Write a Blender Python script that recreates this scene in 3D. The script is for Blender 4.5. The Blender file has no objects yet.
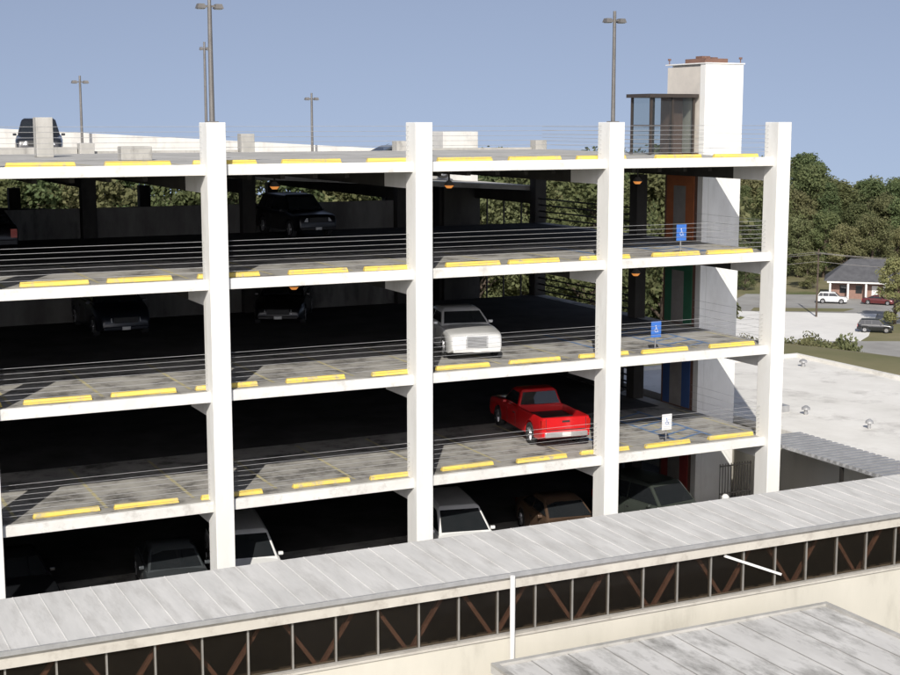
import bpy, math, random
import numpy as np
from mathutils import Vector, Matrix
R = math.radians
sc = bpy.context.scene
COL = sc.collection
sc.view_settings.view_transform = 'Standard'
sc.view_settings.look = 'None'
sc.view_settings.exposure = 0

# ------------------------------------------------------------ materials
def nodes(m):
    m.use_nodes = True
    nt = m.node_tree
    return nt, nt.nodes, nt.links, nt.nodes['Principled BSDF']

def mat(name, c1, c2=None, scale=1.0, rough=0.8, metal=0.0, detail=6, lo=0.35, hi=0.65, bump=0.0, bscale=None,
        stretch=(1, 1, 1), stain=None, stain_scale=0.4, stain_lo=0.55, stain_hi=0.7, coat=0.0, emit=0.0, world=True, rnd=0.0, spec=0.5, trans=0.0):
    m = bpy.data.materials.new(name)
    nt, N, L, P = nodes(m)
    P.inputs['Roughness'].default_value = rough
    P.inputs['Metallic'].default_value = metal
    P.inputs['Specular IOR Level'].default_value = spec
    if coat: 
        P.inputs['Coat Weight'].default_value = coat
        P.inputs['Coat Roughness'].default_value = 0.06
    if world:
        g = N.new('ShaderNodeNewGeometry'); src = g.outputs['Position']
    else:
        g = N.new('ShaderNodeTexCoord'); src = g.outputs['Object']
    mp = N.new('ShaderNodeMapping'); mp.inputs['Scale'].default_value = stretch
    L.new(src, mp.inputs['Vector'])
    out = None
    if c2 is None: c2 = tuple(x * 0.85 for x in c1)
    n = N.new('ShaderNodeTexNoise'); n.inputs['Scale'].default_value = scale; n.inputs['Detail'].default_value = detail
    n.inputs['Roughness'].default_value = 0.65
    L.new(mp.outputs[0], n.inputs['Vector'])
    r = N.new('ShaderNodeValToRGB')
    r.color_ramp.elements[0].position = lo; r.color_ramp.elements[1].position = hi
    r.color_ramp.elements[0].color = (*c1, 1); r.color_ramp.elements[1].color = (*c2, 1)
    L.new(n.outputs['Fac'], r.inputs[0]); out = r.outputs[0]
    if stain is not None:
        n2 = N.new('ShaderNodeTexNoise'); n2.inputs['Scale'].default_value = stain_scale; n2.inputs['Detail'].default_value = 8
        n2.inputs['Roughness'].default_value = 0.7
        L.new(mp.outputs[0], n2.inputs['Vector'])
        r2 = N.new('ShaderNodeValToRGB'); r2.color_ramp.elements[0].position = stain_lo; r2.color_ramp.elements[1].position = stain_hi
        L.new(n2.outputs['Fac'], r2.inputs[0])
        mx = N.new('ShaderNodeMixRGB'); mx.inputs[2].default_value = (*stain, 1)
        L.new(r2.outputs[0], mx.inputs[0]); L.new(out, mx.inputs[1]); out = mx.outputs[0]
    if rnd:
        oi = N.new('ShaderNodeObjectInfo')
        hs = N.new('ShaderNodeHueSaturation')
        mr = N.new('ShaderNodeMapRange'); mr.inputs[3].default_value = 1 - rnd; mr.inputs[4].default_value = 1 + rnd
        L.new(oi.outputs['Random'], mr.inputs[0]); L.new(mr.outputs[0], hs.inputs['Value'])
        mr2 = N.new('ShaderNodeMapRange'); mr2.inputs[3].default_value = 0.47; mr2.inputs[4].default_value = 0.52
        mu = N.new('ShaderNodeMath'); mu.operation = 'FRACT'; mm = N.new('ShaderNodeMath'); mm.operation = 'MULTIPLY'; mm.inputs[1].default_value = 7.3
        L.new(oi.outputs['Random'], mm.inputs[0]); L.new(mm.outputs[0], mu.inputs[0]); L.new(mu.outputs[0], mr2.inputs[0]); L.new(mr2.outputs[0], hs.inputs['Hue'])
        L.new(out, hs.inputs['Color']); out = hs.outputs[0]
    L.new(out, P.inputs['Base Color'])
    if bump:
        b = N.new('ShaderNodeBump'); b.inputs['Strength'].default_value = bump; b.inputs['Distance'].default_value = 0.02
        n3 = N.new('ShaderNodeTexNoise'); n3.inputs['Scale'].default_value = bscale or scale * 6; n3.inputs['Detail'].default_value = 6
        L.new(mp.outputs[0], n3.inputs['Vector']); L.new(n3.outputs['Fac'], b.inputs['Height']); L.new(b.outputs[0], P.inputs['Normal'])
    if emit:
        P.inputs['Emission Color'].default_value = (*c1, 1); P.inputs['Emission Strength'].default_value = emit
    if trans:
        td = N.new('ShaderNodeBsdfTranslucent'); L.new(out, td.inputs[0])
        mxs = N.new('ShaderNodeMixShader'); mxs.inputs[0].default_value = trans
        L.new(P.outputs[0], mxs.inputs[1]); L.new(td.outputs[0], mxs.inputs[2]); L.new(mxs.outputs[0], N['Material Output'].inputs[0])
    return m

def glassmat(name, tint, tr=0.5, rough=0.03, tc_=(0.85, 0.88, 0.87)):
    m = bpy.data.materials.new(name); m.use_nodes = True
    nt = m.node_tree; N = nt.nodes; L = nt.links
    P = N['Principled BSDF']; P.inputs['Base Color'].default_value = (*tint, 1); P.inputs['Roughness'].default_value = rough
    t = N.new('ShaderNodeBsdfTransparent'); t.inputs[0].default_value = (*tc_, 1)
    mx = N.new('ShaderNodeMixShader'); mx.inputs[0].default_value = tr
    L.new(P.outputs[0], mx.inputs[1]); L.new(t.outputs[0], mx.inputs[2]); L.new(mx.outputs[0], N['Material Output'].inputs[0])
    return m

M = {}
M['white'] = mat('white_painted_concrete', (0.83, 0.825, 0.79), (0.76, 0.75, 0.71), 1.5, 0.75, stain=(0.56, 0.54, 0.50), stain_scale=0.9, stain_lo=0.54, stain_hi=0.85, stretch=(1, 1, 0.3), bump=0.12)
M['offwhite'] = mat('offwhite_parapet_concrete', (0.68, 0.665, 0.62), (0.58, 0.565, 0.53), 1.0, 0.85, stain=(0.42, 0.40, 0.36), stain_scale=0.9, stain_lo=0.54, stain_hi=0.8, stretch=(1, 1, 0.4))
M['edge'] = mat('slab_edge_paint', (0.78, 0.77, 0.73), (0.68, 0.665, 0.62), 1.2, 0.8, stain=(0.38, 0.36, 0.32), stain_scale=1.8, stain_lo=0.54, stain_hi=0.8, bump=0.2)
M['floor'] = mat('deck_concrete', (0.40, 0.385, 0.35), (0.24, 0.23, 0.21), 1.1, 0.9, stain=(0.09, 0.085, 0.075), stain_scale=1.1, stain_lo=0.51, stain_hi=0.68, bump=0.2)
M['floor_shade'] = mat('shade_dark_floor', (0.085, 0.083, 0.08), (0.05, 0.049, 0.047), 0.7, 0.95, spec=0.15)  # interior shade put into the colour of the deeper floors and ramps
M['roofdeck'] = mat('roof_deck_concrete', (0.48, 0.465, 0.43), (0.36, 0.35, 0.32), 0.6, 0.9, stain=(0.20, 0.19, 0.17), stain_scale=0.7, stain_lo=0.55, stain_hi=0.75)
M['ceil'] = mat('shaded_ceiling_concrete', (0.07, 0.067, 0.06), (0.048, 0.046, 0.042), 0.8, 0.95, spec=0.1)  # ceiling colour darkened to carry the shade of the interior
M['inner'] = mat('shaded_inner_concrete', (0.07, 0.067, 0.062), (0.045, 0.043, 0.04), 0.9, 0.95, stain=(0.03, 0.03, 0.028), stretch=(1, 1, 0.4), spec=0.1)  # inner walls and columns darkened, interior shade painted into the concrete
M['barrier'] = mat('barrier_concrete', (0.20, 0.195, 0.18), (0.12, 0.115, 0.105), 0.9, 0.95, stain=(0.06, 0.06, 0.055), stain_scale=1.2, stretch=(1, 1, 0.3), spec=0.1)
M['grey'] = mat('weathered_concrete', (0.46, 0.445, 0.41), (0.33, 0.32, 0.29), 1.4, 0.9, stain=(0.18, 0.17, 0.155), stain_scale=1.2, stretch=(1, 1, 0.4))
M['yellow'] = mat('yellow_paint', (0.78, 0.58, 0.10), (0.66, 0.50, 0.13), 3, 0.7, stain=(0.42, 0.37, 0.25), stain_scale=4.5, stain_lo=0.52, stain_hi=0.66)
M['line'] = mat('line_paint', (0.50, 0.44, 0.24), (0.36, 0.33, 0.22), 3, 0.8)
M['bluep'] = mat('blue_paint', (0.09, 0.20, 0.42), (0.14, 0.22, 0.36), 3, 0.7)
M['cable'] = mat('galvanised_cable', (0.42, 0.42, 0.42), (0.34, 0.34, 0.34), 3, 0.5, metal=0.2)
M['vent'] = mat('vent_metal', (0.45, 0.45, 0.45), (0.35, 0.35, 0.35), 3, 0.5, metal=0.4)
M['dark'] = mat('dark_metal', (0.035, 0.032, 0.03), (0.025, 0.023, 0.02), 3, 0.5, metal=0.3)
M['bronze'] = mat('bronze_frame', (0.07, 0.055, 0.045), (0.055, 0.045, 0.04), 3, 0.45, metal=0.3)
M['pole'] = mat('pole_paint', (0.20, 0.19, 0.18), (0.15, 0.14, 0.13), 2, 0.5, metal=0.3)
M['lens'] = mat('lamp_lens', (0.5, 0.5, 0.46), (0.45, 0.45, 0.42), 2, 0.3)
M['amber'] = mat('amber_lens', (0.9, 0.34, 0.08), (0.8, 0.28, 0.06), 2, 0.4, emit=0.6)
M['brick'] = mat('brown_stucco', (0.20, 0.11, 0.08), (0.15, 0.085, 0.065), 2, 0.9)
M['tan'] = mat('tan_stucco', (0.64, 0.59, 0.52), (0.56, 0.52, 0.46), 2, 0.9)
M['orange'] = mat('orange_door_paint', (0.46, 0.15, 0.055), (0.36, 0.12, 0.05), 2, 0.8)
M['green'] = mat('green_door_paint', (0.035, 0.16, 0.09), (0.03, 0.13, 0.07), 2, 0.8)
M['blue'] = mat('blue_door_paint', (0.045, 0.10, 0.27), (0.04, 0.085, 0.22), 2, 0.8)
M['red'] = mat('red_door_paint', (0.32, 0.045, 0.04), (0.26, 0.04, 0.035), 2, 0.8)
M['doorm'] = mat('lift_door_steel', (0.34, 0.32, 0.30), (0.27, 0.26, 0.24), 2, 0.6, metal=0.1)
M['roofmetal'] = mat('walkway_roof_metal', (0.66, 0.645, 0.61), (0.55, 0.54, 0.51), 0.9, 0.85, stain=(0.38, 0.365, 0.335), stain_scale=1.2, stain_lo=0.48, stain_hi=0.84, stretch=(2.6, 0.5, 1), bump=0.1, spec=0.2)
M['cream'] = mat('beige_wall', (0.60, 0.57, 0.495), (0.54, 0.515, 0.445), 0.8, 0.85, stain=(0.40, 0.375, 0.32), stain_scale=0.8, stain_lo=0.53, stain_hi=0.8, stretch=(1, 1, 0.35))
M['fascia'] = mat('fascia_metal', (0.56, 0.53, 0.47), (0.47, 0.44, 0.39), 1.2, 0.6, stain=(0.33, 0.30, 0.26), stain_scale=2.5, stain_lo=0.52, stain_hi=0.76)
M['mull'] = mat('window_mullion', (0.30, 0.285, 0.26), (0.23, 0.22, 0.2), 2, 0.5, metal=0.2)
M['brace'] = mat('rust_brace', (0.24, 0.135, 0.105), (0.16, 0.09, 0.07), 3, 0.7)
M['passage'] = mat('brown_passage_wall', (0.14, 0.12, 0.10), (0.10, 0.085, 0.075), 1.0, 0.9)
M['pane'] = glassmat('tinted_pane', (0.03, 0.028, 0.025), 0.86, tc_=(0.80, 0.76, 0.71))
M['lobbyglass'] = glassmat('lobby_glass', (0.10, 0.11, 0.12), 0.84)
M['annex'] = mat('annex_roofing', (0.66, 0.645, 0.61), (0.54, 0.525, 0.495), 0.7, 0.9, stain=(0.13, 0.125, 0.11), stain_scale=0.9, stain_lo=0.47, stain_hi=0.73, bump=0.15, stretch=(1.6, 0.55, 1), spec=0.2)
M['annexs'] = mat('annex_seam', (0.36, 0.35, 0.33), (0.28, 0.27, 0.25), 1.5, 0.9, spec=0.2)
M['flatroof'] = mat('flat_roofing', (0.80, 0.78, 0.73), (0.68, 0.66, 0.61), 0.35, 0.9, stain=(0.42, 0.40, 0.37), stain_scale=0.6, stain_lo=0.53, stain_hi=0.78, spec=0.2)
M['asphalt'] = mat('asphalt', (0.06, 0.058, 0.055), (0.09, 0.087, 0.08), 0.5, 0.9)
M['oldasphalt'] = mat('old_asphalt', (0.36, 0.35, 0.325), (0.28, 0.27, 0.25), 0.2, 0.9, spec=0.2)
M['concrete'] = mat('pale_concrete', (0.78, 0.76, 0.71), (0.68, 0.66, 0.62), 0.15, 0.9, spec=0.2)
M['grass'] = mat('grass_ground', (0.16, 0.16, 0.08), (0.24, 0.21, 0.125), 0.08, 0.95, stain=(0.11, 0.13, 0.055), stain_scale=0.05, spec=0.1)
M['shingle'] = mat('dark_shingles', (0.10, 0.10, 0.105), (0.07, 0.07, 0.075), 1, 0.9)
M['redbrick'] = mat('red_brick', (0.30, 0.18, 0.14), (0.24, 0.15, 0.12), 3, 0.9)
M['bark'] = mat('bark', (0.10, 0.075, 0.055), (0.06, 0.045, 0.035), 3, 0.95)
M['leaf'] = mat('leaves', (0.085, 0.12, 0.052), (0.18, 0.205, 0.09), 0.9, 0.7, world=False, rnd=0.22, lo=0.3, hi=0.7, spec=0.2, trans=0.4)
M['leafb'] = mat('olive_leaves', (0.14, 0.155, 0.07), (0.23, 0.225, 0.11), 0.9, 0.7, world=False, rnd=0.22, lo=0.3, hi=0.7, spec=0.2, trans=0.4)
M['leafy'] = mat('yellow_green_leaves', (0.20, 0.22, 0.09), (0.32, 0.30, 0.14), 0.9, 0.7, world=False, lo=0.3, hi=0.7, spec=0.2, trans=0.35)
M['tyre'] = mat('tyre_rubber', (0.02, 0.02, 0.02), (0.028, 0.028, 0.028), 6, 0.85)
M['rim'] = mat('alloy_rim', (0.55, 0.55, 0.56), (0.45, 0.45, 0.46), 6, 0.3, metal=0.8)
M['carglass'] = mat('car_glass', (0.015, 0.018, 0.02), (0.02, 0.022, 0.024), 2, 0.04, spec=0.8)
M['chrome'] = mat('chrome', (0.8, 0.8, 0.8), (0.7, 0.7, 0.7), 4, 0.3, metal=0.7)
M['blackp'] = mat('black_plastic', (0.02, 0.02, 0.02), (0.03, 0.03, 0.03), 4, 0.6)
M['headl'] = mat('headlight_glass', (0.7, 0.72, 0.72), (0.55, 0.56, 0.56), 12, 0.1, coat=1)
M['taill'] = mat('taillight_red', (0.5, 0.02, 0.015), (0.4, 0.015, 0.01), 8, 0.15, coat=1)
M['plate'] = mat('plate_white', (0.7, 0.7, 0.66), (0.6, 0.6, 0.58), 8, 0.5)
M['signblue'] = mat('sign_blue', (0.05, 0.17, 0.55), (0.04, 0.15, 0.5), 5, 0.5)
M['signwhite'] = mat('sign_white', (0.8, 0.8, 0.8), (0.75, 0.75, 0.75), 5, 0.5)
M['post'] = mat('steel_post', (0.35, 0.35, 0.35), (0.3, 0.3, 0.3), 5, 0.5, metal=0.5)
M['whitep'] = mat('white_trim', (0.8, 0.79, 0.76), (0.74, 0.73, 0.7), 3, 0.6)

def paint(name, c, metal=0.0, coat=0.9):
    return mat(name, c, tuple(x * 0.92 for x in c), 2, 0.28, metal=metal, coat=coat, world=False)

# ------------------------------------------------------------ mesh builder
class MB:
    def __init__(s): s.v = []; s.f = []; s.m = []
    def add(s, vs, fs, mi=0):
        o = len(s.v); s.v += [tuple(v) for v in vs]
        for f in fs: s.f.append(tuple(i + o for i in f)); s.m.append(mi)
        return s
    def box(s, x0, x1, y0, y1, z0, z1, mi=0):
        return s.add([(x0, y0, z0), (x1, y0, z0), (x1, y1, z0), (x0, y1, z0), (x0, y0, z1), (x1, y0, z1), (x1, y1, z1), (x0, y1, z1)],
                     [(3, 2, 1, 0), (4, 5, 6, 7), (0, 1, 5, 4), (1, 2, 6, 5), (2, 3, 7, 6), (3, 0, 4, 7)], mi)
    def hexa(s, b, t, mi=0):
        return s.add(list(b) + list(t), [(3, 2, 1, 0), (4, 5, 6, 7), (0, 1, 5, 4), (1, 2, 6, 5), (2, 3, 7, 6), (3, 0, 4, 7)], mi)
    def cyl(s, p0, p1, r0, r1=None, n=10, mi=0, caps=True):
        if r1 is None: r1 = r0
        p0 = Vector(p0); p1 = Vector(p1); d = (p1 - p0).normalized()
        a = d.orthogonal().normalized(); b = d.cross(a)
        vs = []
        for p, r in ((p0, r0), (p1, r1)):
            for i in range(n):
                t = 2 * math.pi * i / n
                vs.append(p + a * math.cos(t) * r + b * math.sin(t) * r)
        fs = [(i, (i + 1) % n, n + (i + 1) % n, n + i) for i in range(n)]
        if caps: fs += [tuple(range(n - 1, -1, -1)), tuple(range(n, 2 * n))]
        return s.add(vs, fs, mi)
    def beam(s, p0, p1, w, h, mi=0):
        p0 = Vector(p0); p1 = Vector(p1); d = (p1 - p0).normalized()
        up = Vector((0, 0, 1))
        if abs(d.z) > 0.95: up = Vector((0, 1, 0))
        a = d.cross(up).normalized() * w / 2; b = a.cross(d).normalized() * h / 2
        c = lambda p: [p - a - b, p + a - b, p + a + b, p - a + b]
        return s.add(c(p0) + c(p1), [(3, 2, 1, 0), (4, 5, 6, 7), (0, 1, 5, 4), (1, 2, 6, 5), (2, 3, 7, 6), (3, 0, 4, 7)], mi)
    def obj(s, name, mats, parent=None, loc=(0, 0, 0), rot=(0, 0, 0), smooth=None, bevel=0):
        me = bpy.data.meshes.new(name); me.from_pydata(s.v, [], s.f)
        if not isinstance(mats, (list, tuple)): mats = [mats]
        for m in mats: me.materials.append(m)
        me.polygons.foreach_set('material_index', s.m)
        if smooth is not None:
            me.polygons.foreach_set('use_smooth', [True] * len(s.f)); me.set_sharp_from_angle(angle=R(smooth))
        me.update()
        o = bpy.data.objects.new(name, me); COL.objects.link(o)
        o.location = loc; o.rotation_euler = rot
        if parent: o.parent = parent
        if bevel:
            b = o.modifiers.new('bevel', 'BEVEL'); b.width = bevel; b.segments = 2; b.limit_method = 'ANGLE'
        return o

def thing(o, label, cat, group=None):
    o['label'] = label; o['category'] = cat
    if group: o['group'] = group
    return o
def empty(name, loc, rotz=0):
    e = bpy.data.objects.new(name, None); e.location = loc; e.rotation_euler = (0, 0, rotz); COL.objects.link(e); return e
def clone(root, loc=None, rotz=None, scale=None):
    def rec(o, par):
        n = o.copy(); COL.objects.link(n)
        if par: n.parent = par
        for c in o.children: rec(c, n)
        return n
    n = rec(root, None)
    if loc is not None: n.location = loc
    if rotz is not None: n.rotation_euler = (0, 0, rotz)
    if scale is not None: n.scale = scale
    return n

# ------------------------------------------------------------ camera
F = 1450.0; TILT = R(8.51); YAW = R(26.1); CAM = Vector((-6, -38, 13.6))
cam = bpy.data.cameras.new('camera'); co = bpy.data.objects.new('camera', cam); COL.objects.link(co)
cam.lens = 36 * F / 900; cam.sensor_width = 36; cam.clip_end = 8000
co.location = CAM; co.rotation_euler = (R(90) - TILT, 0, -YAW); sc.camera = co

# ------------------------------------------------------------ world / sun
EL = R(33.5); AZ = R(30)
w = bpy.data.worlds.new('World'); sc.world = w; w.use_nodes = True
N = w.node_tree.nodes; L = w.node_tree.links
sky = N.new('ShaderNodeTexSky'); sky.sky_type = 'NISHITA'; sky.sun_disc = False
sky.sun_elevation = EL; sky.sun_rotation = R(180) + AZ; sky.air_density = 1.0; sky.dust_density = 2.5; sky.ozone_density = 2.0
tc = N.new('ShaderNodeTexCoord'); sp = N.new('ShaderNodeSeparateXYZ'); cb = N.new('ShaderNodeCombineXYZ')
ma = N.new('ShaderNodeMath'); ma.operation = 'MULTIPLY_ADD'; ma.inputs[1].default_value = 0.95; ma.inputs[2].default_value = 0.235
mx = N.new('ShaderNodeMath'); mx.operation = 'MAXIMUM'; mx.inputs[1].default_value = 0.14
L.new(tc.outputs['Generated'], sp.inputs[0]); L.new(sp.outputs[2], ma.inputs[0]); L.new(ma.outputs[0], mx.inputs[0])
L.new(sp.outputs[0], cb.inputs[0]); L.new(sp.outputs[1], cb.inputs[1]); L.new(mx.outputs[0], cb.inputs[2]); L.new(cb.outputs[0], sky.inputs[0])
hs = N.new('ShaderNodeHueSaturation'); hs.inputs['Saturation'].default_value = 0.62
tn = N.new('ShaderNodeMixRGB'); tn.blend_type = 'MULTIPLY'; tn.inputs[0].default_value = 1; tn.inputs[2].default_value = (0.97, 0.99, 1.09, 1)
L.new(sky.outputs[0], hs.inputs['Color']); L.new(hs.outputs[0], tn.inputs[1])
bg = N['Background']; bg.inputs[1].default_value = 0.115
L.new(tn.outputs[0], bg.inputs[0])
sd = bpy.data.lights.new('sun', 'SUN'); sd.energy = 4.7; sd.angle = R(0.5); sd.color = (1, 0.955, 0.885)
so = bpy.data.objects.new('sun', sd); COL.objects.link(so)
sv = Vector((-math.sin(AZ) * math.cos(EL), -math.cos(AZ) * math.cos(EL), math.sin(EL)))
so.rotation_euler = (-sv).to_track_quat('-Z', 'Y').to_euler(); so.location = (0, -60, 60)

# ------------------------------------------------------------ terrain
GZ0 = -0.37
def gz(x, y):
    r = math.hypot(x - 15, y - 18)
    t = min(max((r - 39) / 48, 0), 1); z = -15 * t * t * (3 - 2 * t)
    if r > 500: z -= 0.05 * (r - 500)
    return z - 0.01 + GZ0 * (1 - t)
mb = MB(); rings = [0, 20, 39, 42, 45, 48, 52, 56, 60, 64, 68, 72, 76, 80, 84, 87, 115, 140, 180, 230, 300, 400, 500, 700, 1200, 2000, 3000]; NS = 96
mb.v = [(15, 18, gz(15, 18))]
for r in rings[1:]:
    for i in range(NS):
        a = 2 * math.pi * i / NS; x = 15 + r * math.cos(a); y = 18 + r * math.sin(a); mb.v.append((x, y, gz(x, y)))
for i in range(NS): mb.f.append((0, 1 + i, 1 + (i + 1) % NS))
for k in range(len(rings) - 2):
    for i in range(NS):
        a = 1 + k * NS; b = a + NS; j = (i + 1) % NS; mb.f.append((a + i, b + i, b + j, a + j))
mb.m = [0] * len(mb.f)
g = mb.obj('ground', M['grass']); g['kind'] = 'structure'
def sheet(name, pts, z, m):
    b = MB(); b.add([(p[0], p[1], z) for p in pts], [tuple(range(len(pts)))]); o = b.obj(name, m); o['kind'] = 'structure'; return o
sheet('driveway', [(-12, -10), (38, -10), (38, 36), (-12, 36)], GZ0, M['asphalt'])

# ------------------------------------------------------------ parking garage
CX = [-13.3, -7.0, -0.65, 5.58, 11.7, 18.2, 24.6]
X0 = -13.6; X1 = 24.87; HW = 0.265
H = 3.1
G = empty('parking_garage', (0, 0, 0))
thing(G, 'white concrete open sided parking garage with four decks', 'parking garage')
ramp = lambda k, x: H * k - 0.2 - 0.055 * x
for i, x in enumerate(CX):
    for y0, y1, nm in ((-0.2, 0.5, 0), (15.7, 16.2, 1), (31.6, 32.1, 2)):
        b = MB()
        if nm == 0: top = 13.55
        elif nm == 1: top = 13.1 if i in (4,) else 12.78
        else: top = ramp(4, x) + 0.3
        if nm == 0: b.box(x - HW, x + HW, y0, y1, GZ0 + 0.004, top)
        else: b.box(x - HW, x + HW, y0, y1, GZ0 + 0.004, 12.0 if nm == 1 else 10.5)
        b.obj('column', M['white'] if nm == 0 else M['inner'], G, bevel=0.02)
        if nm == 1: MB().box(x - HW, x + HW, y0, y1, 12.003, top).obj('column_head', M['grey'], G, bevel=0.02)
for k in range(1, 5):
    z = H * k
    fm = M['roofdeck'] if k == 4 else M['floor']
    b = MB().box(X0, X1 - .01, 0.16, 15.98, z - 0.16, z); b.obj('floor_slab', fm, G)
    if k < 4: MB().box(X0 + .05, X1 - .6, 6.1, 15.9, z + .003, z + .007).obj('floor_shade_sheet', M['floor_shade'], G)  # dark sheet painting shade over the deck behind the stalls
    for i in range(len(CX) - 1):
        a = CX[i] + HW + .003; c = CX[i + 1] - HW - .003
        MB().box(a, c, 0.0, 0.157, z - 0.26, z + 0.03).obj('slab_edge', M['edge'], G, bevel=0.01)
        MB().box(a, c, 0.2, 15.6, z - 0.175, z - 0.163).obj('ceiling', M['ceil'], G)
    for x in CX:
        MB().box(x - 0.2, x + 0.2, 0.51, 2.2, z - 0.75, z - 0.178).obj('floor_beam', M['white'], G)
        MB().box(x - 0.2, x + 0.2, 2.203, 15.69, z - 0.75, z - 0.178).obj('floor_beam', M['ceil'], G)  # same beam further in, painted dark as shade; front length stays white
        MB().hexa([(x - 0.2, 16.3, ramp(k, x) - 0.75), (x + 0.2, 16.3, ramp(k, x) - 0.75), (x + 0.2, 31.5, ramp(k, x) - 0.75), (x - 0.2, 31.5, ramp(k, x) - 0.75)],
               [(x - 0.2, 16.3, ramp(k, x - .2) - 0.21), (x + 0.2, 16.3, ramp(k, x + .2) - 0.21), (x + 0.2, 31.5, ramp(k, x + .2) - 0.21), (x - 0.2, 31.5, ramp(k, x - .2) - 0.21)]).obj('ramp_beam', M['ceil'], G)
    b = MB()
    x = X0 + 0.6
    while x < X1 - 0.4:
        if min(abs(x - c) for c in CX) > 0.4:
            b.box(x - 0.07, x + 0.07, 2.6, 15.6, z - 0.5, z - 0.178)
        x += 1.02
    b.obj('ceiling_rib', M['ceil'], G)
    b = MB().hexa([(X0, 16.25, ramp(k, X0) - 0.2), (X1, 16.25, ramp(k, X1) - 0.2), (X1, 32, ramp(k, X1) - 0.2), (X0, 32, ramp(k, X0) - 0.2)],
                  [(X0, 16.25, ramp(k, X0)), (X1, 16.25, ramp(k, X1)), (X1, 32, ramp(k, X1)), (X0, 32, ramp(k, X0))])
    b.obj('ramp_slab', fm if k == 4 else M['floor_shade'], G)  # lower ramps take the painted shade colour
    tp = (lambda x: 13.52 - 0.056 * x) if k == 4 else (lambda x: ramp(k, x) + 0.75)
    MB().hexa([(X0, 32.12, ramp(k, X0) - 0.6), (X1, 32.12, ramp(k, X1) - 0.6), (X1, 32.35, ramp(k, X1) - 0.6), (X0, 32.35, ramp(k, X0) - 0.6)],
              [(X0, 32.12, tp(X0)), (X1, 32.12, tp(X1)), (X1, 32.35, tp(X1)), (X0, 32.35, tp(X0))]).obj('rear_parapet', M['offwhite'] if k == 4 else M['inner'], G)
    for i in range(len(CX) - 1):
        if k < 4 and i == 5: continue
        if k == 4 and i == 4: continue
        a = CX[i] + 0.303; c = CX[i + 1] - 0.303
        if k == 4: t1 = 0.24 if i < 3 else 0.08
        else: t1 = 1.1
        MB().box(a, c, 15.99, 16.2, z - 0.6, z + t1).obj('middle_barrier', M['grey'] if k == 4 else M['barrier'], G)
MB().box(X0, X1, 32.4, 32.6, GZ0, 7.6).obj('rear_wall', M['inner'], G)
MB().box(X0 - 0.25, X0 - 0.003, 0.2, 32, GZ0, 11.9).obj('end_wall', M['inner'], G)  # added out of view, closes the left end against sunlight
MB().box(24.45, 24.7, 16.3, 31.5, GZ0, 4.6).obj('end_wall', M['inner'], G)
MB().box(24.45, 24.7, 9.2, 15.6, GZ0, 5.0).obj('end_wall', M['inner'], G)
MB().box(24.45, 24.7, 23.3, 31.5, 4.603, 11.0).obj('end_wall', M['inner'], G)
b = MB().box(X0, X1, 0.3, 32, GZ0, GZ0 + 0.02); b.obj('ground_floor', M['floor'], G)
MB().box(X0 + .1, X1 - .6, 5.5, 31.9, GZ0 + .023, GZ0 + .03).obj('floor_shade_sheet', M['floor_shade'], G)  # painted shade sheet for the ground floor behind the parked cars
MB().box(24.2, 24.65, 7.75, 8.25, GZ0, 11.6).obj('column', M['inner'], G)
for k in range(1, 5):
    z = H * k
    for i in range(len(CX) - 1):
        b = MB()
        a = CX[i] + HW; c = CX[i + 1] - HW
        for j in range(7):
            b.cyl((a, 0.3, z + 0.2 + j * 0.14), (c, 0.3, z + 0.2 + j * 0.14), 0.0058, n=5, caps=False)
        b.obj('cable_railing', M['cable'], G)
    b = MB()
    for j in range(4): b.cyl((24.6, 0.5, z + 0.25 + j * 0.26), (24.6, 4.6, z + 0.25 + j * 0.26), 0.0045, n=5, caps=False)
    b.obj('cable_railing', M['cable'], G)
    b = MB()
    if k < 4:
        for j in range(4): b.cyl((24.5, 8.3, z + 0.25 + j * 0.26), (24.5, 15.65, z + 0.25 + j * 0.26), 0.035, n=5, caps=False)
        b.obj('end_guardrail', M['dark'], G)
        b = MB()
        for j in range(4): b.beam((24.5, 16.25, z - 1.15 + j * 0.3), (24.5, 21.45, z - 1.75 + j * 0.3), 0.05, 0.09)
        b.obj('ramp_guardrail', M['dark'], G)
        for q in range(3):
            MB().box(24.47, 24.53, 17.2 + q * 1.6, 17.26 + q * 1.6, z - 1.5, z + .9).obj('end_bar', M['dark'], G)
    else:
        for j in range(6): b.cyl((24.6, 7.0, z + 0.2 + j * 0.15), (24.6, 15.65, z + 0.2 + j * 0.15), 0.008, n=5, caps=False)
        b.obj('end_guardrail', M['cable'], G)
b = MB().box(22.9, 24.68, 21.7, 23.2, GZ0, 13.1)
b.obj('stairwell', [M['offwhite']], G, bevel=0.02)
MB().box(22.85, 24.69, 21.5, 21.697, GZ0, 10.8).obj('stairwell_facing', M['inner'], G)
MB().box(22.7, 22.897, 21.7, 23.2, GZ0, 10.6).obj('stairwell_facing', M['inner'], G)

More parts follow.
